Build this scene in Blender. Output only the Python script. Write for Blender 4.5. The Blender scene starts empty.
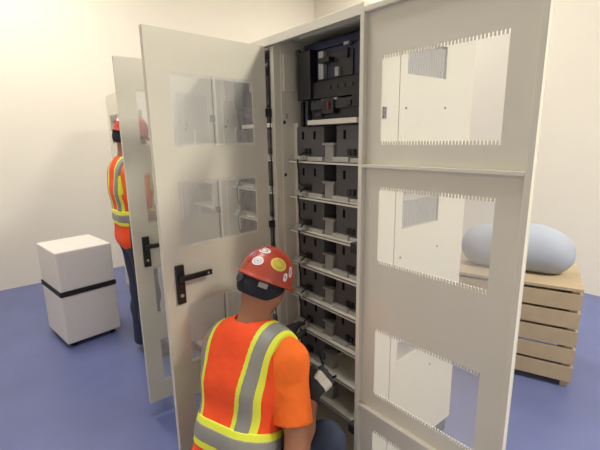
import bpy, bmesh, math, random
import numpy as np
from mathutils import Vector, Matrix

# ------------------------------------------------------------------ camera, world, exposure, lights
scene = bpy.context.scene
col = scene.collection
random.seed(4)
EYE = 1.70
F_PX = 394.41
CAM_LOC = np.array([1.0773, -1.1777, EYE])
_yaw, _pit, _rol = [math.radians(a) for a in (51.0938, 12.2769, -0.9305)]
CFW = np.array([-math.sin(_yaw) * math.cos(_pit), math.cos(_yaw) * math.cos(_pit), -math.sin(_pit)])
_rt = np.array([math.cos(_yaw), math.sin(_yaw), 0.0])
_up = np.cross(_rt, CFW)
CRT = _rt * math.cos(_rol) + _up * math.sin(_rol)
CUP = -_rt * math.sin(_rol) + _up * math.cos(_rol)

cam_data = bpy.data.cameras.new('camera')
cam = bpy.data.objects.new('camera', cam_data)
col.objects.link(cam)
cam_data.sensor_fit = 'HORIZONTAL'
cam_data.sensor_width = 36.0
cam_data.lens = F_PX / 600.0 * 36.0
cam_data.clip_start = 0.02
cam.matrix_world = Matrix(((CRT[0], CUP[0], -CFW[0], CAM_LOC[0]), (CRT[1], CUP[1], -CFW[1], CAM_LOC[1]),
                           (CRT[2], CUP[2], -CFW[2], CAM_LOC[2]), (0, 0, 0, 1)))
scene.camera = cam

scene.view_settings.view_transform = 'Standard'
scene.view_settings.look = 'None'
scene.view_settings.gamma = 1.0
scene.view_settings.use_curve_mapping = False
scene.view_settings.exposure = 0.0

world = bpy.data.worlds.new('world')
scene.world = world
world.use_nodes = True
world.node_tree.nodes['Background'].inputs[0].default_value = (0.9, 0.93, 1.0, 1)
world.node_tree.nodes['Background'].inputs[1].default_value = 0.05

# fluorescent ceiling panels: (side, x, y, watts, turn in degrees), all on the ceiling above the frame
CEIL = 4.4
LAMP_Z = CEIL
LAMPS = [('right', 3.1, 1.4, 255, 0), ('aisle', -0.95, -0.65, 46, 90), ('left', -3.2, -0.9, 50, 0), ('back', -2.2, 3.0, 55, 0)]
LAMP_WARM, LAMP_COOL = (1.0, 0.96, 0.82), (0.95, 0.96, 1.0)


def bp(u, v, w):
    """photo pixel (600x450) and depth along the view axis -> point of the place"""
    d = CFW + CRT * (u - 300) / F_PX - CUP * (v - 225) / F_PX
    return CAM_LOC + d * w


# ------------------------------------------------------------------ materials
def mat(name, color, rough=0.5, metal=0.0, spec=0.5, noise=0.0, nscale=20.0, bump=0.0, bscale=200.0, coat=0.0, bdist=0.002):
    m = bpy.data.materials.new(name)
    m.use_nodes = True
    nt = m.node_tree
    b = nt.nodes['Principled BSDF']
    b.inputs['Roughness'].default_value = rough
    b.inputs['Metallic'].default_value = metal
    b.inputs['Specular IOR Level'].default_value = spec
    b.inputs['Coat Weight'].default_value = coat
    c = (color[0], color[1], color[2], 1)
    tc = nt.nodes.new('ShaderNodeTexCoord')
    if noise > 0:
        n = nt.nodes.new('ShaderNodeTexNoise')
        n.inputs['Scale'].default_value = nscale
        n.inputs['Detail'].default_value = 4
        nt.links.new(tc.outputs['Object'], n.inputs['Vector'])
        r = nt.nodes.new('ShaderNodeMix')
        r.data_type = 'RGBA'
        r.inputs['A'].default_value = tuple(x * (1 - noise) for x in color) + (1,)
        r.inputs['B'].default_value = tuple(min(1, x * (1 + noise)) for x in color) + (1,)
        nt.links.new(n.outputs['Fac'], r.inputs['Factor'])
        nt.links.new(r.outputs['Result'], b.inputs['Base Color'])
    else:
        b.inputs['Base Color'].default_value = c
    if bump > 0:
        n2 = nt.nodes.new('ShaderNodeTexNoise')
        n2.inputs['Scale'].default_value = bscale
        nt.links.new(tc.outputs['Object'], n2.inputs['Vector'])
        bn = nt.nodes.new('ShaderNodeBump')
        bn.inputs['Strength'].default_value = bump
        bn.inputs['Distance'].default_value = bdist
        nt.links.new(n2.outputs['Fac'], bn.inputs['Height'])
        nt.links.new(bn.outputs['Normal'], b.inputs['Normal'])
    return m


def emis(name, color, s):
    m = bpy.data.materials.new(name)
    m.use_nodes = True
    b = m.node_tree.nodes['Principled BSDF']
    b.inputs['Base Color'].default_value = (*color, 1)
    b.inputs['Emission Color'].default_value = (*color, 1)
    b.inputs['Emission Strength'].default_value = s
    return m


def perf_mat(name, color, pitch, rad):
    """perforated sheet: round holes on a square grid in the sheet's own plane (object x, z or y, z)"""
    m = bpy.data.materials.new(name)
    m.use_nodes = True
    nt = m.node_tree
    b = nt.nodes['Principled BSDF']
    b.inputs['Base Color'].default_value = (*color, 1)
    b.inputs['Roughness'].default_value = 0.45
    out = nt.nodes['Material Output']
    uv = nt.nodes.new('ShaderNodeUVMap')
    sep = nt.nodes.new('ShaderNodeSeparateXYZ')
    nt.links.new(uv.outputs['UV'], sep.inputs[0])

    def math_(op, a, bb=None):
        n = nt.nodes.new('ShaderNodeMath')
        n.operation = op
        if isinstance(a, (int, float)):
            n.inputs[0].default_value = a
        else:
            nt.links.new(a, n.inputs[0])
        if bb is not None:
            if isinstance(bb, (int, float)):
                n.inputs[1].default_value = bb
            else:
                nt.links.new(bb, n.inputs[1])
        return n.outputs[0]

    def cell(s):
        f = math_('FRACT', math_('DIVIDE', s, pitch))
        f = math_('SUBTRACT', f, 0.5)
        return math_('MULTIPLY', f, f)
    r2 = math_('ADD', cell(sep.outputs[0]), cell(sep.outputs[1]))
    hole = math_('LESS_THAN', r2, rad * rad)
    tr = nt.nodes.new('ShaderNodeBsdfTransparent')
    mx = nt.nodes.new('ShaderNodeMixShader')
    nt.links.new(hole, mx.inputs[0])
    nt.links.new(b.outputs[0], mx.inputs[1])
    nt.links.new(tr.outputs[0], mx.inputs[2])
    nt.links.new(mx.outputs[0], out.inputs[0])
    return m


M = {
    'wall': mat('wall_paint', (0.82, 0.77, 0.68), 0.8, noise=0.02, nscale=3),
    'ceil': mat('ceiling_paint', (0.70, 0.66, 0.60), 0.9, noise=0.02, nscale=3),
    'floor': mat('floor_coating', (0.13, 0.155, 0.34), 0.38, noise=0.22, nscale=2.2, bump=0.05, bscale=40),
    'white': mat('cabinet_paint', (0.705, 0.675, 0.57), 0.24, noise=0.015, nscale=6),
    'perf2': perf_mat('vent_steel', (0.74, 0.73, 0.70), 0.0036, 0.42),
    'perf': perf_mat('perforated_steel', (0.80, 0.79, 0.76), 0.0026, 0.435),
    'black': mat('black_plastic', (0.012, 0.012, 0.013), 0.35, noise=0.1),
    'gasket': mat('black_rubber', (0.01, 0.01, 0.011), 0.7, noise=0.1),
    'batt': mat('battery_case', (0.082, 0.079, 0.083), 0.5, noise=0.12, nscale=12, bump=0.1),
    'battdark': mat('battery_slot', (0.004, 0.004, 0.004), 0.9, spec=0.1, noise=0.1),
    'tray': mat('tray_plastic', (0.42, 0.405, 0.37), 0.5, noise=0.05),
    'bracket': mat('bracket_plastic', (0.27, 0.26, 0.245), 0.5, noise=0.05),
    'devblack': mat('unit_black', (0.009, 0.009, 0.014), 0.35, noise=0.1),
    'devblue': mat('unit_navy', (0.014, 0.018, 0.06), 0.35, noise=0.1),
    'devgrey': mat('unit_grey', (0.024, 0.024, 0.036), 0.4, noise=0.1),
    'steel': mat('bright_steel', (0.40, 0.41, 0.44), 0.35, metal=0.4, noise=0.05),
    'red': mat('red_plastic', (0.30, 0.02, 0.025), 0.4, noise=0.05),
    'green': mat('green_plastic', (0.05, 0.25, 0.14), 0.4, noise=0.05),
    'dark': mat('dark_fitting_paint', (0.035, 0.033, 0.033), 0.7, noise=0.1),  # plain dark finish of the screws and latch tab
    'plinth': mat('plinth_paint', (0.07, 0.07, 0.085), 0.6, noise=0.1),
    'skin': mat('skin', (0.36, 0.155, 0.085), 0.5, noise=0.10, nscale=25, bump=0.1, bscale=120),
    'vest': mat('vest_orange', (1.0, 0.085, 0.012), 0.75, noise=0.06, nscale=14, bump=0.5, bscale=11, bdist=0.02),
    'tee': mat('shirt_orange', (1.0, 0.17, 0.012), 0.8, noise=0.06, nscale=14, bump=0.6, bscale=11, bdist=0.025),
    'lime': mat('lime_tape', (0.80, 0.86, 0.06), 0.6, noise=0.05, nscale=30, bump=0.2, bscale=90),
    'silver': mat('reflective_tape', (0.27, 0.265, 0.24), 0.45, noise=0.06, nscale=30, bump=0.2, bscale=90),
    'jeans': mat('denim', (0.035, 0.045, 0.085), 0.85, noise=0.25, nscale=30, bump=0.3, bscale=150),
    'boot': mat('boot_leather', (0.05, 0.03, 0.02), 0.6, noise=0.2),
    'hat': mat('hard_hat_shell', (0.46, 0.065, 0.035), 0.38, noise=0.10, nscale=12, coat=0.1),
    'hatin': mat('hat_inside', (0.02, 0.02, 0.022), 0.7, noise=0.1),
    'band': mat('navy_cloth', (0.014, 0.016, 0.028), 0.85, noise=0.2, nscale=40, bump=0.3),
    'glove': mat('glove_knit', (0.018, 0.018, 0.02), 0.8, noise=0.2, nscale=40, bump=0.3),
    'glovew': mat('glove_pale', (0.66, 0.62, 0.54), 0.7, noise=0.1, nscale=40),
    'stw': mat('sticker_white', (0.80, 0.76, 0.72), 0.4, noise=0.06, nscale=60),
    'sty': mat('sticker_yellow', (0.85, 0.66, 0.10), 0.4, noise=0.06, nscale=60),
    'stk': mat('sticker_ink', (0.10, 0.07, 0.06), 0.4, noise=0.1),
    'sto': mat('sticker_olive', (0.42, 0.42, 0.10), 0.4, noise=0.1),
    'stp': mat('sticker_purple', (0.45, 0.33, 0.47), 0.4, noise=0.3, nscale=90),
    'eyew': mat('eye_white', (0.8, 0.78, 0.75), 0.3, noise=0.02),
    'hair': mat('hair', (0.01, 0.008, 0.007), 0.6, noise=0.2),
    'wood': mat('pale_wood', (0.46, 0.36, 0.24), 0.7, noise=0.15, nscale=10),
    'bluegrey': mat('blue_grey_cover', (0.36, 0.39, 0.47), 0.7, noise=0.06, nscale=8),
    'lamp_h': mat('lamp_housing', (0.8, 0.8, 0.8), 0.5, noise=0.02),
    'lamp_d': emis('lamp_diffuser', (1.0, 0.95, 0.86), 6.0),
}


# ------------------------------------------------------------------ mesh helpers
class MB:
    def __init__(self):
        self.v, self.f, self.mi, self.uv = [], [], [], {}

    def box(self, x0, x1, y0, y1, z0, z1, mi=0):
        n = len(self.v)
        self.v += [(x0, y0, z0), (x1, y0, z0), (x1, y1, z0), (x0, y1, z0), (x0, y0, z1), (x1, y0, z1), (x1, y1, z1), (x0, y1, z1)]
        for q in ((0, 3, 2, 1), (4, 5, 6, 7), (0, 1, 5, 4), (1, 2, 6, 5), (2, 3, 7, 6), (3, 0, 4, 7)):
            self.f.append(tuple(n + i for i in q))
            self.mi.append(mi)
        return self

    def poly(self, pts, mi=0):
        n = len(self.v)
        self.v += [tuple(p) for p in pts]
        self.f.append(tuple(range(n, n + len(pts))))
        self.mi.append(mi)
        return self

    def tube(self, pts, r, seg=8, mi=0, r2=None):
        pts = [Vector(p) for p in pts]
        n0 = len(self.v)
        prev = None
        for i, p in enumerate(pts):
            t = (pts[min(i + 1, len(pts) - 1)] - pts[max(i - 1, 0)]).normalized()
            if prev is None:
                a = t.orthogonal().normalized()
            else:
                a = (prev - t * prev.dot(t)).normalized()
            prev = a
            b = t.cross(a)
            rr = r if r2 is None else r + (r2 - r) * i / (len(pts) - 1)
            for k in range(seg):
                an = 2 * math.pi * k / seg
                self.v.append(tuple(p + (a * math.cos(an) + b * math.sin(an)) * rr))
        for i in range(len(pts) - 1):
            for k in range(seg):
                q = n0 + i * seg
                self.f.append((q + k, q + (k + 1) % seg, q + seg + (k + 1) % seg, q + seg + k))
                self.mi.append(mi)
        self.f.append(tuple(n0 + k for k in reversed(range(seg))))
        self.f.append(tuple(n0 + (len(pts) - 1) * seg + k for k in range(seg)))
        self.mi += [mi, mi]
        return self

    def mesh(self, name, mats, bevel=0.0, smooth=False):
        me = bpy.data.meshes.new(name)
        me.from_pydata(self.v, [], self.f)
        for m in (mats if isinstance(mats, (list, tuple)) else [mats]):
            me.materials.append(M[m])
        for p, i in zip(me.polygons, self.mi):
            p.material_index = i
            p.use_smooth = smooth
        if bevel > 0:
            bm = bmesh.new()
            bm.from_mesh(me)
            bmesh.ops.bevel(bm, geom=list(bm.edges), offset=bevel, segments=2, affect='EDGES', profile=0.6)
            bm.to_mesh(me)
            bm.free()
        return me

    def build(self, name, mats, parent=None, bevel=0.0, smooth=False, loc=None):
        o = bpy.data.objects.new(name, self.mesh(name, mats, bevel, smooth))
        col.objects.link(o)
        if parent is not None:
            o.parent = parent
        if loc is not None:
            o.location = loc
        return o


def tag(o, label=None, cat=None, group=None, kind=None):
    for k, v in (('label', label), ('category', cat), ('group', group), ('kind', kind)):
        if v:
            o[k] = v
    return o


def empty(name, loc=(0, 0, 0), rz=0.0, parent=None):
    o = bpy.data.objects.new(name, None)
    o.empty_display_size = 0.1
    col.objects.link(o)
    o.location = loc
    o.rotation_euler = (0, 0, rz)
    if parent is not None:
        o.parent = parent
    return o


def copy_tree(o, parent=None):
    c = o.copy()
    col.objects.link(c)
    c.parent = parent
    for ch in list(o.children):
        copy_tree(ch, c)
    return c


def sheet(name, axis, a0, a1, z0, z1, off, parent, m='perf'):
    """one perforated sheet: a plane along local x (axis 0) or local y (axis 1)"""
    if axis == 0:
        pts = [(a0, off, z0), (a1, off, z0), (a1, off, z1), (a0, off, z1)]
    else:
        pts = [(off, a0, z0), (off, a1, z0), (off, a1, z1), (off, a0, z1)]
    me = bpy.data.meshes.new(name)
    me.from_pydata(pts, [], [(0, 1, 2, 3)])
    u = me.uv_layers.new(name='UVMap')
    for i, (a, z) in enumerate(((a0, z0), (a1, z0), (a1, z1), (a0, z1))):
        u.data[i].uv = (a, z)
    me.materials.append(M[m])
    o = bpy.data.objects.new(name, me)
    col.objects.link(o)
    o.parent = parent
    return o


# ------------------------------------------------------------------ room
RX0, RX1, RY0, RY1 = -4.6, 5.6, -3.4, 3.8
def struct(name, mb, m):
    return tag(mb.build(name, m), kind='structure')
struct('floor', MB().box(RX0, RX1, RY0, RY1, -0.1, 0.0), 'floor')
struct('ceiling', MB().box(RX0, RX1, RY0, RY1, CEIL, CEIL + 0.1), 'ceil')
struct('wall_left', MB().box(RX0 - 0.1, RX0, RY0, RY1, 0, CEIL), 'wall')
struct('wall_right', MB().box(RX1, RX1 + 0.1, RY0, RY1, 0, CEIL), 'wall')
struct('wall_back', MB().box(RX0 - 0.1, RX1 + 0.1, RY1, RY1 + 0.1, 0, CEIL), 'wall')
struct('wall_front', MB().box(RX0 - 0.1, RX1 + 0.1, RY0 - 0.1, RY0, 0, CEIL), 'wall')

for lside, lx, ly, wt, lrot in LAMPS:
    t = empty('ceiling_light', (lx, ly, LAMP_Z), math.radians(lrot))
    tag(t, 'flat rectangular light panel fixed under the pale ceiling', 'ceiling light', 'ceiling light panels')
    hb = MB()
    hb.box(-0.62, 0.62, -0.32, -0.30, -0.05, 0).box(-0.62, 0.62, 0.30, 0.32, -0.05, 0).box(-0.62, -0.60, -0.30, 0.30, -0.05, 0).box(0.60, 0.62, -0.30, 0.30, -0.05, 0)
    hb.build('housing', 'lamp_h', t)
    MB().box(-0.60, 0.60, -0.30, 0.30, -0.04, -0.02).build('diffuser_%s_offscreen' % lside, 'lamp_d', t)
    ld = bpy.data.lights.new('ceiling_light_%s_offscreen' % lside, 'AREA')
    ld.shape = 'RECTANGLE'
    ld.size, ld.size_y = 1.2, 0.6
    ld.energy = wt
    ld.color = LAMP_COOL if -1 < lx < 1 else LAMP_WARM
    lo = bpy.data.objects.new('ceiling_light_%s_offscreen' % lside, ld)
    col.objects.link(lo)
    lo.parent = t
    lo.location = (0, 0, -0.06)

# ------------------------------------------------------------------ cabinets
PITCH = 0.60
DOOR_W, DOOR_Z0, DOOR_Z1 = 0.593, 0.10, 2.136
WIN_T = (0.083, 0.497)
WINS = [(1.688, 1.962), (1.249, 1.516), (0.690, 0.962), (0.235, 0.502)]
BARS = [1.595, 0.601]
SHELF_Z = [EYE - 0.1004 - i * 0.1765 for i in range(8)]
SHELF_Y = 0.046
TOOTH = 0.012


def plate_with_openings(mb, a0, a1, z0, z1, wins, b0, b1, axis=0):
    """rect plate with stacked openings (a_lo, a_hi, z_lo, z_hi); axis 0: a=x, b=y ; axis 1: a=y, b=x"""
    def bx(p0, p1, q0, q1):
        if axis == 0:
            mb.box(p0, p1, b0, b1, q0, q1)
        else:
            mb.box(b0, b1, p0, p1, q0, q1)
    wl, wr = wins[0][0], wins[0][1]
    bx(a0, wl, z0, z1)
    bx(wr, a1, z0, z1)
    zs = sorted([(w[2], w[3]) for w in wins])
    cur = z0
    for lo, hi in zs:
        bx(wl, wr, cur, lo)
        cur = hi
    bx(wl, wr, cur, z1)


def make_door(parent, loc, rz, dname='door', folded=False):
    mb = MB()
    wins = [(WIN_T[0], WIN_T[1], a - TOOTH, b + TOOTH) for a, b in WINS]
    plate_with_openings(mb, 0, DOOR_W, DOOR_Z0, DOOR_Z1, wins, -0.003, 0.0)
    d = mb.build(dname, 'white', parent)
    d.location = loc
    d.rotation_euler = (0, 0, rz)
    # inside skin, seen only when the door is folded back
    mi = MB()
    plate_with_openings(mi, 0.018, DOOR_W - 0.018, DOOR_Z0 + 0.018, DOOR_Z1 - 0.018, wins, -0.0045, -0.003)
    mi.build('inside_skin', 'white', d)
    # folded edges, each its own piece
    for (x0, x1, z0, z1) in ((0, 0.018, DOOR_Z0, DOOR_Z1), (DOOR_W - 0.018, DOOR_W, DOOR_Z0, DOOR_Z1),
                             (0.018, DOOR_W - 0.018, DOOR_Z0, DOOR_Z0 + 0.018), (0.018, DOOR_W - 0.018, DOOR_Z1 - 0.018, DOOR_Z1)):
        MB().box(x0, x1, -0.026, -0.003, z0, z1).build('edge_flange', 'white', d, bevel=0.002)
    for z in BARS:
        MB().box(0.018, DOOR_W - 0.018, -0.026, -0.0045, z, z + 0.012).build('stiffener_bar', 'white', d, bevel=0.002)
    for a, b in WINS:
        ex = 0.0 if folded else TOOTH
        sheet('perforated_sheet', 0, WIN_T[0], WIN_T[1], a - ex, b + ex, -0.0015 if folded else -0.0008, d)
        cb = MB()
        n = 38
        p = (WIN_T[1] - WIN_T[0]) / n
        for z0, z1 in ((b, b + TOOTH), (a - TOOTH, a)):
            for i in range(n):
                x = WIN_T[0] + i * p
                cb.box(x, x + p * 0.6, -0.0045, 0.0 if folded else -0.001, z0, z1)
        tag(cb.build('slotted_edge', 'white', d), kind='stuff')
    # lever handle on the outer face near the free edge
    hp = MB().box(0.507, 0.547, 0.0, 0.014, 0.985, 1.165).build('handle_plate', 'black', d, bevel=0.004)
    MB().box(0.385, 0.532, 0.028, 0.044, 1.098, 1.122).box(0.516, 0.538, 0.010, 0.040, 1.098, 1.122).build('handle_lever', 'black', d, bevel=0.003)
    MB().tube([(0.527, 0.013, 1.025), (0.527, 0.018, 1.025)], 0.008, 12).build('lock_cylinder', 'steel', d)
    MB().tube([(0.405, 0.044, 1.11), (0.405, 0.0455, 1.11)], 0.006, 12).build('lever_badge', 'steel', d)
    return d


def make_cabinet(x, label, group, door_rz, door_off, vents=False, inside=True):
    c = empty('battery_cabinet', (x, 0, 0))
    tag(c, label, 'cabinet', group)
    MB().box(-0.56, 0.02, 0.03, 0.76, 0.0, 0.086).build('plinth', 'plinth', c)
    MB().box(-0.57, 0.03, 0.0, 0.78, 0.085, 0.097).build('base_panel', 'white', c, bevel=0.002)
    MB().box(-0.57, 0.03, 0.0, 0.78, 2.166, 2.176).build('roof', 'white', c, bevel=0.001)
    MB().box(-0.57, 0.03, -0.022, 0.0, 2.137, 2.176).build('roof_lip', 'white', c, bevel=0.002)
    MB().box(-0.57, -0.553, 0.0, 0.03, 0.097, 2.166).build('front_post', 'white', c, bevel=0.002)
    MB().box(0.005, 0.03, 0.0, 0.03, 0.097, 2.166).build('front_post', 'white', c, bevel=0.002)
    MB().box(-0.57, -0.545, 0.03, 0.76, 0.097, 2.166).build('side_panel', 'white', c)
    MB().box(-0.57, 0.03, 0.765, 0.78, 0.097, 2.166).build('back_panel', 'white', c)
    sp = MB()
    if vents:
        vz = [(1.955, 2.09), (1.30, 1.50), (0.645, 0.85)]
        plate_with_openings(sp, 0.202, 0.765, 0.097, 2.166, [(0.25, 0.535, a, b) for a, b in vz], 0.012, 0.030, axis=1)
        MB().box(0.005, 0.030, 0.03, 0.197, 0.097, 2.166).build('corner_panel', 'white', c)
        s = sp.build('side_panel', 'white', c)
        for a, b in vz:
            sheet('vent_sheet', 1, 0.25, 0.535, a, b, 0.020, s, 'perf2')
        for (yy, zz) in ((0.246, 1.82), (0.54, 1.83), (0.246, 1.17), (0.54, 1.17), (0.54, 0.52)):
            MB().tube([(0.030, yy, zz), (0.033, yy, zz)], 0.005, 10).build('screw', 'dark', s)
        MB().box(0.030, 0.036, 0.095, 0.115, 1.775, 1.82).build('latch_tab', 'dark', s, bevel=0.002)
    else:
        sp.box(0.015, 0.030, 0.03, 0.765, 0.097, 2.166)
        sp.build('side_panel', 'white', c)
    if inside:
        # rack rails and dark hole marks on the left inner side
        rl = MB().box(-0.545, -0.519, 0.105, 0.14, 0.097, 1.78).build('mounting_rail', 'white', c)
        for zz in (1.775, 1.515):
            MB().box(-0.5451, -0.5435, 0.036, 0.050, zz, zz + 0.016).build('hole_shade', 'black', c)  # black pieces painted in as the shade inside punched holes
        MB().box(-0.545, -0.535, 0.04, 0.115, 1.93, 2.10).build('side_bracket', 'white', c, bevel=0.002)
        MB().box(-0.545, -0.537, 0.045, 0.06, 1.80, 1.825).build('catch_plate', 'tray', c, bevel=0.002)
        MB().box(-0.012, 0.004, 0.055, 0.10, 0.097, 2.10).build('mounting_rail', 'white', c)
        MB().box(-0.44, -0.045, 0.060, 0.085, 2.150, 2.162).build('top_flange', 'white', c)
        for z in SHELF_Z:
            sb = MB()
            sb.box(-0.518, -0.004, SHELF_Y, 0.70, z - 0.004, z)
            sb.box(-0.518, -0.004, SHELF_Y, SHELF_Y + 0.004, z - 0.012, z)
            s = sb.build('shelf', 'white', c)
            br = MB().box(-0.300, -0.242, 0.088, 0.13, z, z + 0.078).box(-0.312, -0.232, 0.084, 0.11, z + 0.070, z + 0.082)
            br.build('spacer_bracket', 'bracket', s, bevel=0.002)
        MB().box(-0.579, -0.553, -0.008, -0.0005, 0.13, 2.13).build('post_cover', 'white', c)
        if vents:      # long hinge arms that carry the door folded right back
            for zz in (0.42, 1.25, 1.82):
                MB().box(0.012, 0.030, -0.060, 0.0, zz, zz + 0.04).box(0.030, 0.072, -0.060, -0.050, zz, zz + 0.04).build('hinge_arm', 'gasket', c)
        else:          # black sealing bar and hinge blocks beside the open door
            MB().tube([(0.012, -0.014, 0.13), (0.012, -0.014, 2.12)], 0.0035, 8).build('sealing_bar', 'gasket', c)
            for z0, z1 in ((1.81, 1.85), (0.42, 0.46), (1.25, 1.285)):
                MB().box(0.000, 0.020, -0.034, 0.0, z0, z1).build('hinge_block', 'gasket', c)
            MB().box(0.002, 0.020, -0.025, -0.002, 2.118, 2.126).build('hinge_cap', 'tray', c)
    if door_rz is not None:
        make_door(c, (door_off[0], door_off[1], 0), math.radians(door_rz), folded=vents)
    return c


GC = 'white battery cabinets standing in one row'
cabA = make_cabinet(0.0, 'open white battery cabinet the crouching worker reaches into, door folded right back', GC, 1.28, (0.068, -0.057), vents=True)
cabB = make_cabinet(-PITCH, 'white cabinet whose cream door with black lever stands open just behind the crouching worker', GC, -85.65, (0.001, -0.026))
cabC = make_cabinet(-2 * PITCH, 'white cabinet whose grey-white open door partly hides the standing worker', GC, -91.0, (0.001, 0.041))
cabD = make_cabinet(-3 * PITCH, 'closed white cabinet standing right behind the standing worker', GC, 180.0, (0.02, -0.0265), inside=False)
cabE = make_cabinet(-4 * PITCH, 'closed white cabinet between the standing worker and the last cabinet of the row', GC, 180.0, (0.02, -0.0265), inside=False)
cabF = make_cabinet(-5 * PITCH, 'closed white cabinet at the far end of the row by the wall', GC, 180.0, (0.02, -0.0265), inside=False)

# ------------------------------------------------------------------ batteries
def make_battery(w, slots, conn):
    b = empty('battery')
    MB().box(-w / 2, w / 2, 0.0, 0.36, 0.018, 0.158).build('case', 'batt', b, bevel=0.004)
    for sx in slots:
        MB().box(sx - 0.007, sx + 0.007, -0.002, 0.004, 0.098, 0.136).build('vent_slot', 'battdark', b, bevel=0.001)  # raised pieces, coloured near-black to imitate the shade of a recess
    MB().box(conn - 0.022, conn - 0.002, -0.012, 0.004, 0.028, 0.056).build('terminal_cover', 'black', b, bevel=0.002)
    MB().box(conn + 0.002, conn + 0.022, -0.012, 0.004, 0.028, 0.056).build('terminal_cover', 'black', b, bevel=0.002)
    MB().box(-w / 2 - 0.004, -0.004, -0.022, 0.34, 0.0, 0.020).box(0.0, w / 2 + 0.004, -0.016, 0.34, 0.0, 0.017).build('foot_tray', 'tray', b, bevel=0.002)
    return b


ORD = ['first', 'second', 'third', 'fourth', 'fifth', 'sixth', 'seventh', 'eighth']
protoL = make_battery(0.200, (-0.050, 0.036), -0.012)
protoR = make_battery(0.200, (-0.048,), 0.0)
usedL = usedR = False
for ci, cx, host in ((0, 0.0, 'cabinet beside crouching worker'), (1, -PITCH, 'cabinet behind cream door')):
    for r in range(8 if ci else 7):
        for side in (0, 1):
            if ci == 0 and r == 6 and side == 1:
                continue
            if side == 0:
                b = copy_tree(protoL) if usedL else protoL
                usedL = True
            else:
                b = copy_tree(protoR) if usedR else protoR
                usedR = True
            b.location = (cx + (-0.412 if side == 0 else -0.128), 0.094, SHELF_Z[r])
            tag(b, '%s-slot grey battery, %s shelf from the top, %s' % ('two' if side == 0 else 'one', ORD[r], host),
                'battery', 'batteries on the shelves of the ' + ('open cabinet' if ci == 0 else 'neighbouring cabinet'))

# jumper cables down the left batteries
def smooth_path(pts, n=6):
    out = []
    P = [np.array(p, float) for p in pts]
    P = [2 * P[0] - P[1]] + P + [2 * P[-1] - P[-2]]
    for i in range(1, len(P) - 2):
        for k in range(n):
            t = k / n
            a, b, c, d = P[i - 1:i + 3]
            out.append(0.5 * (2 * b + (c - a) * t + (2 * a - 5 * b + 4 * c - d) * t * t + (3 * b - a - 3 * c + d) * t ** 3))
    out.append(P[-2])
    return [tuple(p) for p in out]

for ci, cx in ((0, 0.0), (1, -PITCH)):
    for r in range(6):
        z = SHELF_Z[r]
        t = empty('jumper_cable', (cx - 0.425, SHELF_Y, z))
        dx = random.uniform(-0.006, 0.006)
        MB().tube(smooth_path([(-0.006, 0.044, 0.040), (-0.006, 0.012, 0.030), (-0.008 + dx, -0.010, 0.0), (-0.012 - dx, -0.006, -0.06), (-0.010 + dx, 0.002, -0.11), (0.012, 0.037, -0.136)]), 0.0042, 8).build('cable', 'gasket', t, smooth=True)
        MB().box(-0.004, 0.014, -0.016, 0.014, 0.006, 0.020).build('cable_tie', 'tray' if ci == 0 else 'green', t, bevel=0.002)
        tag(t, 'black jumper cable, %s to %s shelf, %s' % (ORD[r], ORD[r + 1], 'in cabinet beside crouching worker' if ci == 0 else 'in cabinet behind cream door'),
            'cable', 'jumper cables of the ' + ('open cabinet' if ci == 0 else 'neighbouring cabinet'))

# ------------------------------------------------------------------ control unit on top
def make_unit():
    u = empty('control_unit', (0, 0, 0))
    MB().box(-0.475, -0.045, 0.12, 0.50, 1.895, 2.135).build('housing', 'devblue', u, bevel=0.004)
    MB().box(-0.478, -0.385, 0.075, 0.125, 1.880, 2.100).build('hinged_cover', 'devblack', u, bevel=0.006)
    MB().tube([(-0.474, 0.08, 2.085), (-0.474, 0.08, 2.11)], 0.012, 10).build('cover_pivot', 'devblack', u)
    MB().box(-0.385, -0.045, 0.105, 0.125, 2.095, 2.125).build('top_rail', 'devblue', u, bevel=0.003)
    MB().box(-0.385, -0.045, 0.090, 0.125, 1.880, 1.955).build('lower_rail', 'devblack', u, bevel=0.004)
    MB().box(-0.300, -0.150, 0.112, 0.125, 1.965, 2.07).build('breaker_panel', 'devgrey', u, bevel=0.003)
    MB().box(-0.352, -0.318, 0.098, 0.122, 1.965, 2.085).build('bus_plate', 'steel', u, bevel=0.002)
    MB().box(-0.335, -0.262, 0.080, 0.112, 2.030, 2.052).build('breaker_lever', 'devblack', u, bevel=0.004)
    MB().box(-0.245, -0.222, 0.098, 0.118, 1.968, 2.005).build('terminal', 'steel', u, bevel=0.002)
    MB().box(-0.190, -0.160, 0.096, 0.118, 2.085, 2.098).build('terminal', 'steel', u, bevel=0.002)
    MB().box(-0.182, -0.170, 0.100, 0.118, 2.035, 2.075).build('terminal_bar', 'devgrey', u, bevel=0.002)
    MB().box(-0.110, -0.096, 0.095, 0.125, 1.96, 2.09).build('guide_rail', 'devblue', u, bevel=0.002)
    MB().box(-0.085, -0.072, 0.095, 0.125, 1.96, 2.09).build('guide_rail', 'devblue', u, bevel=0.002)
    for x in (-0.29, -0.245, -0.2, -0.155):
        MB().box(x, x + 0.03, 0.086, 0.092, 1.915, 1.930).build('label_slot', 'devgrey', u)
    return u


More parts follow.
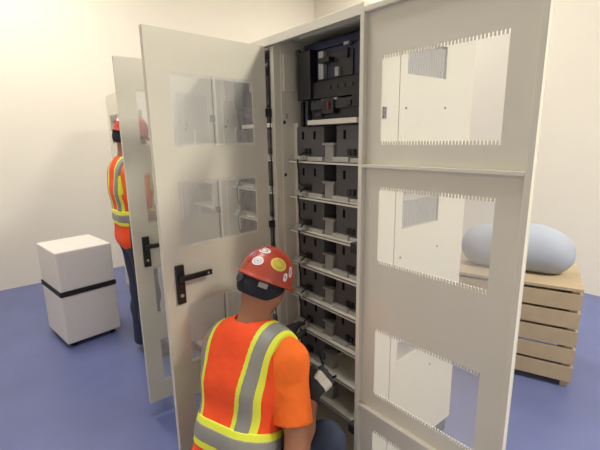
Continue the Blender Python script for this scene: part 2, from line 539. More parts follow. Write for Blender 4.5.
def make_breaker():
    u = empty('breaker_drawer', (0, 0, 0))
    MB().box(-0.400, -0.050, 0.10, 0.45, 1.790, 1.876).build('chassis', 'devblack', u, bevel=0.004)
    MB().box(-0.392, -0.06, 0.085, 0.105, 1.83, 1.87).build('fascia', 'devgrey', u, bevel=0.003)
    MB().box(-0.300, -0.230, 0.075, 0.10, 1.81, 1.875).build('switch_block', 'black', u, bevel=0.003)
    MB().box(-0.260, -0.253, 0.066, 0.08, 1.828, 1.862).build('red_cable_lug', 'red', u, bevel=0.003)
    for x in (-0.31, -0.245):
        MB().box(x, x + 0.035, 0.08, 0.1, 1.868, 1.876).build('terminal_clip', 'steel', u)
    MB().box(-0.36, -0.31, 0.075, 0.10, 1.80, 1.815).build('cable_clip', 'devgrey', u, bevel=0.002)
    MB().box(-0.15, -0.125, 0.075, 0.10, 1.835, 1.86).build('knob', 'black', u, bevel=0.004)
    MB().box(-0.400, -0.085, 0.070, 0.42, 1.764, 1.786).build('drawer_tray', 'glovew', u, bevel=0.002)
    MB().box(-0.468, -0.448, 0.085, 0.11, 1.76, 1.876).build('support_strut', 'devblack', u)
    MB().box(-0.432, -0.412, 0.085, 0.11, 1.76, 1.876).build('support_strut', 'devgrey', u)
    return u


uA = make_unit()
tag(uA, 'black and navy control unit with grey breaker panel at top of the open cabinet', 'control unit', 'control units at cabinet tops')
bA = make_breaker()
tag(bA, 'black breaker drawer with red lug and pale front tray above the first battery shelf', 'breaker drawer', 'breaker drawers')
uB = copy_tree(uA); uB.location = (-PITCH, 0, 0)
tag(uB, 'dark control unit seen through the top mesh window of the cream door', 'control unit')
bB = copy_tree(bA); bB.location = (-PITCH, 0, 0)
tag(bB, 'breaker drawer with pale tray seen through the top mesh window of the cream door', 'breaker drawer')

# ------------------------------------------------------------------ smooth solids from distance fields
class Vol:
    def __init__(self, lo, hi, h):
        self.lo, self.h = np.array(lo, float), h
        n = np.ceil((np.array(hi, float) - self.lo) / h).astype(int) + 1
        self.ax = [(self.lo[i] + h * np.arange(n[i])).astype(np.float32) for i in range(3)]
        self.d = np.full(n, 1.0, np.float32)

    def block(self, lo, hi):
        s = []
        for i in range(3):
            a = int(np.clip(math.floor((lo[i] - self.lo[i]) / self.h), 0, len(self.ax[i])))
            b = int(np.clip(math.ceil((hi[i] - self.lo[i]) / self.h) + 1, 0, len(self.ax[i])))
            s.append(slice(a, b))
        return tuple(s), self.ax[0][s[0]][:, None, None], self.ax[1][s[1]][None, :, None], self.ax[2][s[2]][None, None, :]

    def add(self, prim, infl=0.0, k=0.03, sub=False):
        kind = prim[0]
        if kind == 'cap':
            _, a, b, ra, rb = prim
            a, b = np.array(a, float), np.array(b, float)
            m = max(ra, rb) + abs(infl) + k + 0.04
            s, X, Y, Z = self.block(np.minimum(a, b) - m, np.maximum(a, b) + m)
            if 0 in self.d[s].shape:
                return self
            ba = b - a
            L = max(float(ba @ ba), 1e-9)
            t = np.clip(((X - a[0]) * ba[0] + (Y - a[1]) * ba[1] + (Z - a[2]) * ba[2]) / L, 0, 1)
            d = np.sqrt((X - a[0] - ba[0] * t) ** 2 + (Y - a[1] - ba[1] * t) ** 2 + (Z - a[2] - ba[2] * t) ** 2) - (ra + (rb - ra) * t) - infl
        else:
            _, c, r, A = prim
            c = np.array(c, float)
            m = max(r) + abs(infl) + k + 0.04
            s, X, Y, Z = self.block(c - m, c + m)
            if 0 in self.d[s].shape:
                return self
            q = [((X - c[0]) * A[i][0] + (Y - c[1]) * A[i][1] + (Z - c[2]) * A[i][2]) for i in range(3)]
            k0 = np.sqrt(sum((q[i] / (r[i] + infl)) ** 2 for i in range(3)))
            k1 = np.sqrt(sum((q[i] / (r[i] + infl) ** 2) ** 2 for i in range(3))) + 1e-9
            d = k0 * (k0 - 1) / k1
        o = self.d[s]
        if sub:
            self.d[s] = np.maximum(o, -d)
        else:
            h = np.maximum(k - np.abs(o - d), 0) / k
            self.d[s] = np.minimum(o, d) - h * h * k * 0.25
        return self

    def cut(self, fn):
        X, Y, Z = self.ax[0][:, None, None], self.ax[1][None, :, None], self.ax[2][None, None, :]
        self.d = np.maximum(self.d, fn(X, Y, Z)).astype(np.float32)
        return self

    def mesh(self, name):
        d = self.d
        s = d < 0
        n = np.array(d.shape)
        off = [(i, j, k) for i in (0, 1) for j in (0, 1) for k in (0, 1)]
        cnt = sum(s[i:n[0] - 1 + i, j:n[1] - 1 + j, k:n[2] - 1 + k].astype(np.int8) for i, j, k in off)
        act = np.argwhere((cnt > 0) & (cnt < 8))
        idx = -np.ones(tuple(n - 1), np.int32)
        idx[act[:, 0], act[:, 1], act[:, 2]] = np.arange(len(act))
        vals = np.stack([d[act[:, 0] + i, act[:, 1] + j, act[:, 2] + k] for i, j, k in off], 1)
        acc = np.zeros((len(act), 3))
        wsum = np.zeros(len(act))
        offa = np.array(off, float)
        for a in range(8):
            for b in range(a + 1, 8):
                if np.abs(offa[a] - offa[b]).sum() != 1:
                    continue
                va, vb = vals[:, a], vals[:, b]
                x = (va < 0) != (vb < 0)
                t = np.where(x, va / np.where(x, va - vb, 1), 0)
                acc += np.where(x[:, None], offa[a] + (offa[b] - offa[a]) * t[:, None], 0)
                wsum += x
        V = self.lo + self.h * (act + acc / wsum[:, None])
        faces = []
        for ax in range(3):
            u, w = (ax + 1) % 3, (ax + 2) % 3
            sl0 = [slice(None)] * 3
            sl1 = [slice(None)] * 3
            sl0[ax], sl1[ax] = slice(0, -1), slice(1, None)
            ch = np.argwhere(s[tuple(sl0)] != s[tuple(sl1)])
            ok = (ch[:, u] > 0) & (ch[:, w] > 0) & (ch[:, u] < n[u] - 1) & (ch[:, w] < n[w] - 1)
            ch = ch[ok]
            ins = s[ch[:, 0], ch[:, 1], ch[:, 2]]
            q = []
            for du, dw in ((1, 1), (0, 1), (0, 0), (1, 0)):
                c = ch.copy()
                c[:, u] -= du
                c[:, w] -= dw
                q.append(idx[c[:, 0], c[:, 1], c[:, 2]])
            q = np.stack(q, 1)
            q[~ins] = q[~ins][:, ::-1]
            faces.append(q)
        Fq = np.concatenate(faces)
        me = bpy.data.meshes.new(name)
        me.vertices.add(len(V))
        me.vertices.foreach_set('co', V.astype(np.float32).ravel())
        me.loops.add(len(Fq) * 4)
        me.loops.foreach_set('vertex_index', Fq.astype(np.int32).ravel())
        me.polygons.add(len(Fq))
        me.polygons.foreach_set('loop_start', np.arange(0, len(Fq) * 4, 4, dtype=np.int32))
        me.polygons.foreach_set('use_smooth', np.ones(len(Fq), bool))
        me.update(calc_edges=True)
        me.validate()
        return me

    def build(self, name, m, parent=None):
        me = self.mesh(name)
        me.materials.append(M[m])
        o = bpy.data.objects.new(name, me)
        col.objects.link(o)
        if parent is not None:
            o.parent = parent
        return o


def unit(v):
    v = np.array(v, float)
    return v / np.linalg.norm(v)


def hand_prims(wr, d, nrm, side, curl, scale=1.0):
    """palm and five bent fingers. d: wrist->knuckles, nrm: back of the hand, side=+1 when the thumb lies along cross(d, nrm)"""
    d, nrm = unit(d), unit(nrm)
    nrm = unit(nrm - d * (nrm @ d))
    lat = np.cross(d, nrm) * side
    S = scale
    out = []
    base = np.array(wr, float)
    for o in (-0.028, -0.010, 0.010, 0.027):
        out.append(('cap', base + d * 0.015 * S + lat * o * 0.6 * S, base + d * 0.085 * S + lat * o * S, 0.015 * S, 0.0125 * S))
    lens = {-0.031: (0.030, 0.020, 0.017), -0.011: (0.040, 0.026, 0.020), 0.010: (0.044, 0.029, 0.021), 0.030: (0.038, 0.025, 0.019)}
    for o, ls in lens.items():
        p = base + d * 0.088 * S + lat * o * S
        ang = 0.0
        for j, l in enumerate(ls):
            ang += curl * (0.8, 1.0, 0.7)[j]
            dr = unit(d * math.cos(ang) - nrm * math.sin(ang) + lat * o * 1.5)
            p2 = p + dr * l * S
            out.append(('cap', p, p2, (0.0098, 0.009, 0.0082)[j] * S, (0.009, 0.0082, 0.007)[j] * S))
            p = p2
    p = base + d * 0.028 * S + lat * 0.026 * S
    for j, (l, dr) in enumerate(((0.040, d * 0.6 + lat * 0.75 - nrm * 0.25), (0.030, d * 0.85 + lat * 0.35 - nrm * 0.35), (0.024, d * 0.95 - nrm * 0.45))):
        p2 = p + unit(dr) * l * S
        out.append(('cap', p, p2, (0.014, 0.0115, 0.010)[j] * S, (0.0115, 0.010, 0.008)[j] * S))
        p = p2
    return out


def hat_shell(parent, m, n=56, rings=16):
    """hard hat in its own frame: x right, y front, z up, origin at the brim plane centre"""
    def dome(th, ph):          # th: 0 top..pi/2 rim ; ph around
        a, bf, bb, c = 0.106, 0.125, 0.121, 0.133
        y = math.sin(ph)
        ex = 0.86
        s = math.sin(th) ** ex
        return (a * s * math.cos(ph), (bf if y > 0 else bb) * s * y, c * math.cos(th) ** 0.9 if th < math.pi / 2 else 0.0)
    mb = MB()
    prof = []
    for i in range(rings + 1):
        prof.append([dome(i / rings * math.pi / 2 * 0.9999, 2 * math.pi * j / n) for j in range(n)])
    brim1, brim2, brim3 = [], [], []
    for j in range(n):
        ph = 2 * math.pi * j / n
        x, y, _ = dome(math.pi / 2 * 0.9999, ph)
        fr = max(0.0, math.sin(ph)) ** 2
        e = 1.06 + 0.20 * fr
        dz = -0.006 - 0.012 * fr
        brim1.append((x * e, y * e, dz))
        brim2.append((x * e, y * e, dz - 0.006))
        brim3.append((x * 0.97, y * 0.97, -0.006))
    loops = prof[1:] + [brim1, brim2, brim3]
    top = len(mb.v)
    mb.v.append(prof[0][0])
    st = []
    for lp in loops:
        st.append(len(mb.v))
        mb.v += lp
    for j in range(n):
        mb.f.append((top, st[0] + j, st[0] + (j + 1) % n))
        mb.mi.append(0)
    for a, b in zip(st[:-1], st[1:]):
        for j in range(n):
            mb.f.append((a + j, b + j, b + (j + 1) % n, a + (j + 1) % n))
            mb.mi.append(0)
    o = mb.build('hard_hat', m, parent, smooth=True)
    # front-to-back ridge
    pts = [tuple(np.array(dome(t / 10 * 1.30, -math.pi / 2 if t > 0 else math.pi / 2)) + np.array((0, 0, -0.002))) for t in range(10, -1, -1)]
    pts += [tuple(np.array(dome(t / 10 * 1.30, math.pi / 2)) + np.array((0, 0, -0.002))) for t in range(1, 11)]
    MB().tube(pts, 0.0075, 8).build('ridge', m, o, smooth=True)
    return o, dome


def hat_sticker(hat, dome, th, ph, w, h, rings, name='sticker', rot=0.0):
    """oval sticker that follows the shell; rings: [(fraction, material), ...] from the centre outwards"""
    mb = MB()
    mats = []
    c0 = np.array(dome(th, ph))
    e = 1e-3
    tu = unit(np.array(dome(th, ph + e)) - c0)
    tv = unit(np.array(dome(th - e, ph)) - c0)
    su = np.linalg.norm(np.array(dome(th, ph + e)) - c0) / e
    sv = np.linalg.norm(np.array(dome(th - e, ph)) - c0) / e
    def pt(u, v):
        uu = u * math.cos(rot) - v * math.sin(rot)
        vv = u * math.sin(rot) + v * math.cos(rot)
        p = np.array(dome(th - vv / sv, ph + uu / su))
        nn = unit(p * np.array((1 / 0.118 ** 2, 1 / 0.138 ** 2, 1 / 0.142 ** 2)))
        return tuple(p + nn * 0.0022)
    n = 28
    mb.v.append(pt(0, 0))
    prev = None
    fr_all = []
    last = 0.0
    for k, (fr, mname) in enumerate(rings):
        if mname not in mats:
            mats.append(mname)
        for sub in (0.5, 1.0):
            f = last + (fr - last) * sub
            st = len(mb.v)
            for j in range(n):
                a = 2 * math.pi * j / n
                ca, sa = math.cos(a), math.sin(a)
                q = (abs(ca) ** 3 + abs(sa) ** 3) ** (-1 / 3) if name == 'square_sticker' else 1.0
                mb.v.append(pt(w / 2 * f * ca * q, h / 2 * f * sa * q))
            for j in range(n):
                if prev is None:
                    mb.f.append((0, st + j, st + (j + 1) % n))
                else:
                    mb.f.append((prev + j, st + j, st + (j + 1) % n, prev + (j + 1) % n))
                mb.mi.append(mats.index(mname))
            prev = st
        last = fr
    return mb.build(name, mats, hat, smooth=True)


def make_person(J, name_label, group, h, stickers, detail=True):
    """J: joints in metres. Body = one continuous surface; clothes are children."""
    N, Pv, rs, ls = J['neck'], J['pelvis'], J['rsh'], J['lsh']
    U = unit(N - Pv)
    R = unit(rs - ls)
    R = unit(R - U * (R @ U))
    Fv = np.cross(U, R)
    T = float(np.linalg.norm(N - Pv))
    Hc, Hf = J['head'], unit(J['hface'])
    Hr = unit(np.cross(Hf, (0, 0, 1)))
    Hu = np.cross(Hr, Hf)
    HA = [Hr, Hf, Hu]
    HR, HL = Pv + R * 0.09 - U * 0.02, Pv - R * 0.09 - U * 0.02
    torso = [('cap', Pv - R * 0.075, Pv + R * 0.075, 0.118, 0.118),
             ('cap', Pv + U * 0.30 * T - R * 0.062, Pv + U * 0.30 * T + R * 0.062, 0.112, 0.112),
             ('cap', Pv + U * 0.62 * T - R * 0.074, Pv + U * 0.62 * T + R * 0.074, 0.118, 0.118),
             ('cap', Pv + U * 0.84 * T - R * 0.10, Pv + U * 0.84 * T + R * 0.10, 0.088, 0.088),
             ('cap', N - U * 0.035, ls, 0.062, 0.060), ('cap', N - U * 0.035, rs, 0.062, 0.060)]
    neck = [('cap', N - U * 0.04, Hc - Hu * 0.045 - Hf * 0.022, 0.066, 0.062)]
    head = [('ell', Hc + Hu * 0.025 - Hf * 0.008, (0.077, 0.098, 0.098), HA),
            ('ell', Hc - Hu * 0.050 + Hf * 0.030, (0.060, 0.066, 0.066), HA),
            ('ell', Hc - Hu * 0.02 + Hf * 0.06, (0.055, 0.04, 0.06), HA)]
    face = [('cap', Hc + Hf * 0.090 + Hu * 0.010, Hc + Hf * 0.116 - Hu * 0.028, 0.010, 0.014),
            ('cap', Hc + Hf * 0.085 - Hu * 0.058 - Hr * 0.02, Hc + Hf * 0.085 - Hu * 0.058 + Hr * 0.02, 0.010, 0.010),
            ('cap', Hc + Hf * 0.08 - Hu * 0.095 - Hr * 0.01, Hc + Hf * 0.08 - Hu * 0.095 + Hr * 0.01, 0.018, 0.018)]
    for sgn in (-1, 1):
        face.append(('ell', Hc + Hr * 0.078 * sgn - Hf * 0.006 - Hu * 0.012, (0.010, 0.018, 0.032), HA))
        face.append(('cap', Hc + Hf * 0.088 + Hu * 0.028 + Hr * 0.014 * sgn, Hc + Hf * 0.078 + Hu * 0.026 + Hr * 0.048 * sgn, 0.010, 0.008))
    arms, gl, sl = [], [], []
    for s_, e_, w_, hd, hn, sd, cu in (('rsh', 'relb', 'rwr', 'rhd', 'rhn', -1, J['rcurl']), ('lsh', 'lelb', 'lwr', 'lhd', 'lhn', 1, J['lcurl'])):
        arms += [('cap', J[s_], J[e_], 0.056, 0.042), ('cap', J[e_], J[e_] + (J[w_] - J[e_]) * 0.35, 0.043, 0.043), ('cap', J[e_] + (J[w_] - J[e_]) * 0.35, J[w_], 0.043, 0.029)]
        gl.append(hand_prims(J[w_], J[hd], J[hn], sd, cu))
    legs = []
    for hp, k_, a_ in ((HR, 'rknee', 'rank'), (HL, 'lknee', 'lank')):
        legs += [('cap', hp, J[k_], 0.088, 0.062), ('cap', J[k_], J[k_] + (J[a_] - J[k_]) * 0.35, 0.060, 0.058), ('cap', J[k_] + (J[a_] - J[k_]) * 0.35, J[a_], 0.058, 0.040)]
    feet = [('cap', J['rank'] - np.array((0, 0, 0.02)), J['rtoe'], 0.042, 0.038), ('cap', J['lank'] - np.array((0, 0, 0.0)), J['ltoe'], 0.042, 0.038)]
    allp = [np.array(p[1]) for p in torso + head + arms + legs + feet] + [np.array(p[2]) for p in torso + arms + legs + feet] + [np.array(p[2]) for g in gl for p in g]
    lo, hi = np.min(allp, 0) - 0.16, np.max(allp, 0) + 0.16

    def box_of(prims, m=0.06):
        pts, rr = [], 0
        for p in prims:
            pts.append(np.array(p[1]))
            if p[0] == 'cap':
                pts.append(np.array(p[2]))
                rr = max(rr, p[3], p[4])
            else:
                rr = max(rr, max(p[2]))
        return np.min(pts, 0) - rr - m, np.max(pts, 0) + rr + m

    v = Vol(lo, hi, h)
    for p in torso:
        v.add(p, k=0.08)
    for p in neck + head:
        v.add(p, k=0.035)
    for p in face:
        v.add(p, k=0.012)
    for p in arms:
        v.add(p, k=0.03)
    for p in legs:
        v.add(p, k=0.04)
    for p in feet:
        v.add(p, infl=-0.006, k=0.02)
    for g in gl:
        for p in g:
            v.add(p, infl=-0.0015, k=0.006)
    body = v.build('person', 'skin')
    tag(body, name_label, 'person', group)
    for sgn in (-1, 1):
        ev = MB()
        c = Hc + Hf * 0.086 + Hu * 0.014 + Hr * 0.031 * sgn
        ev.tube([tuple(c - Hf * 0.008), tuple(c - Hf * 0.002), tuple(c + Hf * 0.004)], 0.012, 10, r2=0.005)
        ev.build('eye', 'eyew', body, smooth=True)

    def coords(X, Y, Z):
        px, py, pz = X - Pv[0], Y - Pv[1], Z - Pv[2]
        return (px * R[0] + py * R[1] + pz * R[2], px * U[0] + py * U[1] + pz * U[2], px * Fv[0] + py * Fv[1] + pz * Fv[2])

    # jeans
    jp = torso[:2] + legs
    lo2, hi2 = box_of(jp)
    v = Vol(lo2, hi2, h)
    for p in torso[:2]:
        v.add(p, infl=0.008, k=0.08)
    v.cut(lambda X, Y, Z: coords(X, Y, Z)[1] - 0.13)
    for p in legs:
        v.add(p, infl=0.014, k=0.05)
    v.build('jeans', 'jeans', body)
    # boots
    for p in feet:
        lo2, hi2 = box_of([p])
        v = Vol(lo2, hi2, h)
        v.add(p, infl=0.008, k=0.02)
        v.cut(lambda X, Y, Z: 0.002 - Z)
        v.build('boot', 'boot', body)
    # t-shirt with short sleeves
    tp = torso[1:] + arms[:1] + arms[3:4]
    lo2, hi2 = box_of(tp, 0.09)
    v = Vol(lo2, hi2, h)
    for p in torso[1:]:
        v.add(p, infl=0.006, k=0.08)
    for s_, e_ in (('rsh', 'relb'), ('lsh', 'lelb')):
        hem = J[s_] + (J[e_] - J[s_]) * J['hem']
        v.add(('cap', J[s_] - U * 0.004, hem, 0.066, 0.070), k=0.05)
    for s_, e_ in (('rsh', 'relb'), ('lsh', 'lelb')):
        hem = J[s_] + (J[e_] - J[s_]) * J['hem']
        dr = unit(J[e_] - J[s_])
        far = hem + dr * 0.07
        # open the sleeve end: cut flat at the hem and hollow it a little
        def f(X, Y, Z, hem=hem, dr=dr, a=J[s_]):
            t = (X - hem[0]) * dr[0] + (Y - hem[1]) * dr[1] + (Z - hem[2]) * dr[2]
            rad = np.sqrt(np.maximum((X - hem[0]) ** 2 + (Y - hem[1]) ** 2 + (Z - hem[2]) ** 2 - t * t, 0))
            return np.where(rad < 0.13, t, -1.0)
        v.cut(f)
        v.add(('cap', hem - dr * 0.02, hem + dr * 0.1, 0.050, 0.056), sub=True)
    for p in neck:
        v.add(p, infl=0.012, sub=True)
    v.build('t_shirt', 'tee', body)

    # vest and tapes
    def vest_vol(infl, region=None, hh=h):
        lo3, hi3 = box_of(torso, 0.08)
        w = Vol(lo3, hi3, hh)
        for p in torso:
            w.add(p, infl=infl, k=0.08)
        def base(X, Y, Z):
            s, t, q = coords(X, Y, Z)
            wide = J['vestw'] - 0.03 * np.clip((t - 0.35 * T) / (0.5 * T), 0, 1)
            r = np.maximum(np.abs(s) - wide - (infl - 0.018), -0.13 - t)
            vneck = 0.05 + np.clip(q, -0.02, 0.2) * 0.5          # open V at the front
            return np.maximum(r, np.where(q > 0.03, np.minimum(vneck - np.abs(s), t - 0.45 * T), -1.0))
        w.cut(base)
        for p in neck:
            w.add(p, infl=0.016, sub=True)
        if region is not None:
            w.cut(lambda X, Y, Z: region(*coords(X, Y, Z)))
        return w
    vest = vest_vol(0.018).build('safety_vest', 'vest', body)
    wt = J['waist']
    def cvert(t, sg):
        return sg * (J['s0'] + J['s1'] * (t - 0.2 * T)) - (J.get('sl', 0) if sg < 0 else 0)
    for sg in (1, -1):
        for nm, inf, m_, w0 in (('lime_tape', 0.0195, 'lime', J['tw']), ('reflective_tape', 0.0215, 'silver', J['tw'] * 0.56)):
            vest_vol(inf, lambda s, t, q, sg=sg, w0=w0: np.maximum(np.abs(s - cvert(t, sg)) - w0, wt + 0.02 - t), hh=h * 0.65).build(nm, m_, vest)
    for nm, inf, m_, w0 in (('lime_tape', 0.0225, 'lime', 0.056), ('reflective_tape', 0.0245, 'silver', 0.030)):
        vest_vol(inf, lambda s, t, q, w0=w0: np.abs(t - wt) - w0 + 0 * s, hh=h * 0.65).build(nm, m_, vest)
    # gloves
    for g, w_, e_ in ((gl[0], 'rwr', 'relb'), (gl[1], 'lwr', 'lelb')):
        lo2, hi2 = box_of(g, 0.05)
        v = Vol(lo2, hi2, min(h, 0.0035) if detail else h)
        for p in g:
            v.add(p, infl=0.0020, k=0.007)
        v.add(('cap', J[w_] + unit(J[e_] - J[w_]) * 0.035, J[w_] + unit(J[e_] - J[w_]) * 0.0, 0.037, 0.033), k=0.012)
        gg = v.build('glove', 'glove', body)
        if detail and w_ == 'rwr':
            v = Vol(lo2, hi2, 0.003)
            for p in g[:4]:
                v.add(p, infl=0.0058, k=0.002)
            hd = unit(J['rhd'])
            hn = unit(J['rhn'])
            hn = unit(hn - hd * (hn @ hd))
            wr = J['rwr']
            v.cut(lambda X, Y, Z: 0.002 - ((X - wr[0]) * hn[0] + (Y - wr[1]) * hn[1] + (Z - wr[2]) * hn[2]))
            v.cut(lambda X, Y, Z: np.abs((X - wr[0]) * hd[0] + (Y - wr[1]) * hd[1] + (Z - wr[2]) * hd[2] - 0.066) - 0.024)
            v.build('knuckle_pad', 'glovew', gg)
    # cloth under the hat
    lo2, hi2 = box_of(head, 0.05)
    v = Vol(lo2, hi2, min(h, 0.006))
    v.add(head[0], infl=0.010, k=0.03)
    v.add(('ell', Hc - Hu * 0.020 - Hf * 0.025, (0.073, 0.082, 0.062), HA), infl=0.006, k=0.05)
    def bandcut(X, Y, Z):
        a = (X - Hc[0]) * Hu[0] + (Y - Hc[1]) * Hu[1] + (Z - Hc[2]) * Hu[2]
        b = (X - Hc[0]) * Hf[0] + (Y - Hc[1]) * Hf[1] + (Z - Hc[2]) * Hf[2]
        return np.maximum(np.maximum(-0.058 - a + 0.35 * np.maximum(b + 0.02, 0) * 1.6, a - 0.10), b - 0.085)
    v.cut(bandcut)
    v.build('head_cloth', 'band', body)
    # hard hat
    ho, dome = hat_shell(body, 'hat')
    hb = Hc + Hu * J['hatup'] - Hf * 0.004
    t2 = math.radians(J.get('hattilt', 0))
    f2 = Hf * math.cos(t2) + Hu * math.sin(t2)
    u2 = np.cross(Hr, f2)
    ho.matrix_local = Matrix(((Hr[0], f2[0], u2[0], hb[0]), (Hr[1], f2[1], u2[1], hb[1]), (Hr[2], f2[2], u2[2], hb[2]), (0, 0, 0, 1)))
    for st in stickers:
        hat_sticker(ho, dome, **st)
    if detail:
        # ratchet strap round the nape with its pale buckle
        arc = []
        for i in range(15):
            a = math.radians(180 + i / 14 * 180)
            arc.append((0.094 * math.cos(a), -0.004 + 0.117 * math.sin(a), -0.030))
        sb = MB()
        for i in range(14):
            p, q = arc[i], arc[i + 1]
            sb.poly([(p[0], p[1], p[2] - 0.012), (q[0], q[1], q[2] - 0.012), (q[0], q[1], q[2] + 0.012), (p[0], p[1], p[2] + 0.012)])
            k = 0.97
            sb.poly([(p[0] * k, p[1] * k, p[2] + 0.012), (q[0] * k, q[1] * k, q[2] + 0.012), (q[0] * k, q[1] * k, q[2] - 0.012), (p[0] * k, p[1] * k, p[2] - 0.012)])
            sb.poly([(p[0], p[1], p[2] + 0.012), (q[0], q[1], q[2] + 0.012), (q[0] * k, q[1] * k, q[2] + 0.012), (p[0] * k, p[1] * k, p[2] + 0.012)])
            sb.poly([(p[0] * k, p[1] * k, p[2] - 0.012), (q[0] * k, q[1] * k, q[2] - 0.012), (q[0], q[1], q[2] - 0.012), (p[0], p[1], p[2] - 0.012)])
        sb.build('nape_strap', 'hatin', ho, smooth=False)
        MB().tube([(0, -0.120, -0.030), (0, -0.132, -0.030)], 0.020, 16).build('ratchet_knob', 'devgrey', ho)
        MB().box(-0.020, 0.020, -0.006, 0.006, -0.011, 0.011).build('strap_buckle', 'bracket', ho, bevel=0.003)
        bk = ho.children[-1]
        bk.location = (0.085, -0.068, -0.028)
        bk.rotation_euler = (0, 0, math.radians(52))
    return body


# crouching worker
W1 = dict(head=bp(264, 284, 1.71), neck=bp(254, 327, 1.69), rsh=bp(290, 360, 1.57), lsh=bp(221, 345, 1.79),
          relb=bp(297, 449, 1.50), rwr=bp(313, 392, 1.68), pelvis=bp(232, 476, 1.60), rknee=bp(325, 442, 1.64),
          lwr=bp(284, 346, 1.84))
W1['hface'] = (-0.02, math.cos(math.radians(28)), -math.sin(math.radians(28)))
W1['lelb'] = np.array((-0.40, -0.24, 0.62))
W1['rhd'] = bp(330, 372, 1.77) - W1['rwr']
W1['rhn'] = np.array((0.72, -0.60, 0.40))
W1['lhd'] = bp(292, 325, 1.93) - W1['lwr']
W1['lhn'] = np.array((-0.3, -0.3, 0.9))
W1['rcurl'], W1['lcurl'] = 0.55, 0.35
W1['lknee'] = np.array((-0.30, -0.26, 0.085))
W1['lank'] = np.array((-0.20, -0.66, 0.07))
W1['ltoe'] = np.array((-0.18, -0.76, 0.045))
W1['rank'] = np.array((0.09, -0.30, 0.085))
W1['rtoe'] = np.array((0.04, -0.13, 0.045))
W1.update(hem=0.72, vestw=0.215, waist=0.17, s0=0.098, s1=0.09, tw=0.050, sl=0.045, hatup=0.028, hattilt=0)
ST1 = [dict(th=0.66, ph=math.radians(-72), w=0.058, h=0.038, rings=[(0.45, 'stw'), (0.60, 'stk'), (1.0, 'stw')]),
       dict(th=1.02, ph=math.radians(-17), w=0.074, h=0.056, rings=[(0.4, 'sty'), (0.48, 'sto'), (0.62, 'sty'), (0.72, 'sto'), (1.0, 'sty')]),
       dict(th=1.16, ph=math.radians(-66), w=0.050, h=0.040, rings=[(0.22, 'stp'), (0.5, 'stw'), (0.62, 'stp'), (1.0, 'stw')], rot=0.3),
       dict(th=1.00, ph=math.radians(-92), w=0.032, h=0.034, rings=[(0.5, 'stw'), (1.0, 'stp')]),
       dict(th=1.36, ph=math.radians(6), w=0.022, h=0.034, rings=[(0.4, 'stp'), (1.0, 'stw')], name='square_sticker'),
       dict(th=1.15, ph=math.radians(20), w=0.024, h=0.046, rings=[(0.5, 'stp'), (1.0, 'stw')], name='square_sticker')]
make_person(W1, 'person crouching in orange vest and red hard hat, reaching into the open cabinet', 'workers in hard hats', 0.006, ST1)

# standing worker by the closed cabinets
bx, by = -2.02, -0.30
W2 = dict(head=np.array((bx, by + 0.03, 1.735)), neck=np.array((bx, by - 0.01, 1.56)), rsh=np.array((bx + 0.17, by, 1.49)), lsh=np.array((bx - 0.17, by, 1.49)),
          relb=np.array((bx + 0.23, by - 0.02, 1.20)), rwr=np.array((bx + 0.16, by + 0.16, 1.10)), lelb=np.array((bx - 0.23, by - 0.02, 1.20)), lwr=np.array((bx - 0.14, by + 0.16, 1.08)),
          pelvis=np.array((bx, by, 1.0)), rknee=np.array((bx + 0.10, by + 0.02, 0.53)), lknee=np.array((bx - 0.10, by + 0.02, 0.53)),
          rank=np.array((bx + 0.11, by - 0.02, 0.09)), lank=np.array((bx - 0.11, by - 0.02, 0.09)), rtoe=np.array((bx + 0.12, by + 0.12, 0.045)), ltoe=np.array((bx - 0.12, by + 0.12, 0.045)))
W2['hface'] = (0, math.cos(0.25), -math.sin(0.25))
W2['rhd'] = np.array((-0.6, 0.3, -0.2)); W2['rhn'] = np.array((0.1, 0.6, 0.7))
W2['lhd'] = np.array((0.6, 0.3, -0.2)); W2['lhn'] = np.array((0.1, 0.6, 0.7))
W2['rcurl'] = W2['lcurl'] = 0.4
W2.update(hem=0.75, vestw=0.17, waist=0.16, s0=0.085, s1=0.08, tw=0.050, hatup=0.03)
ST2 = [dict(th=1.0, ph=math.radians(-70), w=0.05, h=0.04, rings=[(0.4, 'stp'), (1.0, 'stw')])]
make_person(W2, 'person standing in orange vest and red hard hat before the closed cabinets', 'workers in hard hats', 0.011, ST2, detail=False)

# ------------------------------------------------------------------ small things
cab = MB().tube(smooth_path([tuple(bp(336, 376, 1.93)), tuple(bp(331, 378, 1.88)), tuple(bp(327, 380, 1.84)), tuple(bp(325, 374, 1.85)), tuple(bp(322, 362, 1.96)), tuple(bp(318, 352, 2.06))]), 0.005, 8).build('battery_lead', 'gasket', smooth=True)
tag(cab, "short black battery lead held in the crouching worker's gloved right hand", 'cable')
pw = bp(133, 246, 2.45)
cb2 = MB().tube(smooth_path([(pw[0], pw[1], 1.22), tuple(bp(134, 262, 2.4)), tuple(bp(139, 285, 2.42)), tuple(bp(142, 312, 2.5)), tuple(bp(146, 335, 2.6)), tuple(bp(150, 365, 2.7)), (-1.42, -0.36, 0.05), (-1.5, -0.30, 0.008), (-1.62, -0.22, 0.008)]), 0.008, 8).build('hanging_cable', 'gasket', smooth=True)
tag(cb2, 'dark cable hanging down beside the edge of the grey-white open door', 'cable')

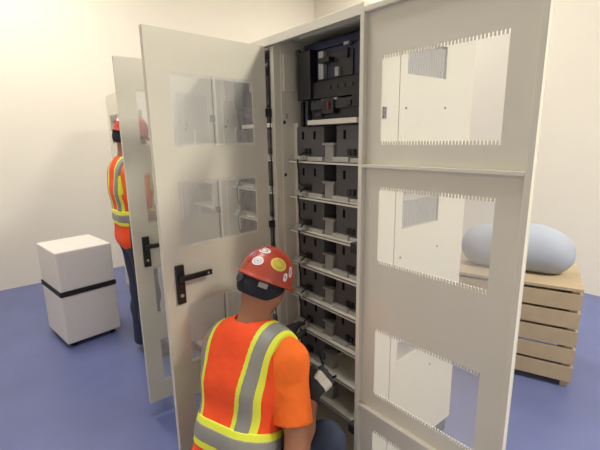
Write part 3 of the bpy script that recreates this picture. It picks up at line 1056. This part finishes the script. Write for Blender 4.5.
# blue-grey covered load on a wooden crate in the open space past the end of the row
q = bp(472, 262, 3.1)
cr = empty('wooden_crate', (q[0] + 0.25, q[1] + 0.15, 0), math.radians(20))
tag(cr, 'pale wooden slatted crate standing past the end of the cabinet row', 'crate')
for i in range(5):
    z0 = 0.05 + i * 0.13
    MB().box(-0.40, 0.40, -0.30, -0.28, z0, z0 + 0.11).build('slat', 'wood', cr)
    MB().box(-0.40, 0.40, 0.28, 0.30, z0, z0 + 0.11).build('slat', 'wood', cr)
    MB().box(-0.42, -0.40, -0.30, 0.30, z0, z0 + 0.11).build('slat', 'wood', cr)
    MB().box(0.40, 0.42, -0.30, 0.30, z0, z0 + 0.11).build('slat', 'wood', cr)
for sx in (-1, 1):
    for sy in (-1, 1):
        MB().box(sx * 0.38 - 0.02, sx * 0.38 + 0.02, sy * 0.26 - 0.02, sy * 0.26 + 0.02, 0.0, 0.70).build('corner_post', 'wood', cr)
MB().box(-0.42, 0.42, -0.30, 0.30, 0.70, 0.72).build('lid', 'wood', cr)
ctop = 0.72
v = Vol((-0.5, -0.4, -0.06), (0.5, 0.4, 0.5), 0.015)
v.add(('cap', (-0.22, 0, 0.15), (0.22, 0, 0.15), 0.16, 0.16), k=0.05)
v.add(('cap', (-0.10, -0.03, 0.22), (0.12, 0.02, 0.22), 0.10, 0.12), k=0.08)
v.cut(lambda X, Y, Z: 0.0 - Z)
cv = v.build('covered_bundle', 'bluegrey')
cv.location = (cr.location.x, cr.location.y, ctop)
cv.rotation_euler = (0, 0, math.radians(20))
tag(cv, 'rounded blue-grey covered bundle lying on the pale wooden crate', 'bundle')

# white equipment case on the floor past the standing worker
wc = empty('equipment_case', (-2.80, -0.62, 0), math.radians(8))
tag(wc, 'low white equipment case with a dark band, standing on the floor near the standing worker', 'case')
MB().box(-0.26, 0.26, -0.22, 0.22, 0.04, 0.46).build('body', 'stw', wc, bevel=0.01)
MB().box(-0.265, 0.265, -0.225, 0.225, 0.46, 0.50).build('band', 'gasket', wc, bevel=0.004)
MB().box(-0.26, 0.26, -0.22, 0.22, 0.50, 0.84).build('lid', 'stw', wc, bevel=0.012)
for sx in (-0.2, 0.2):
    for sy in (-0.16, 0.16):
        MB().tube([(sx, sy, 0), (sx, sy, 0.04)], 0.025, 12).build('foot', 'gasket', wc)
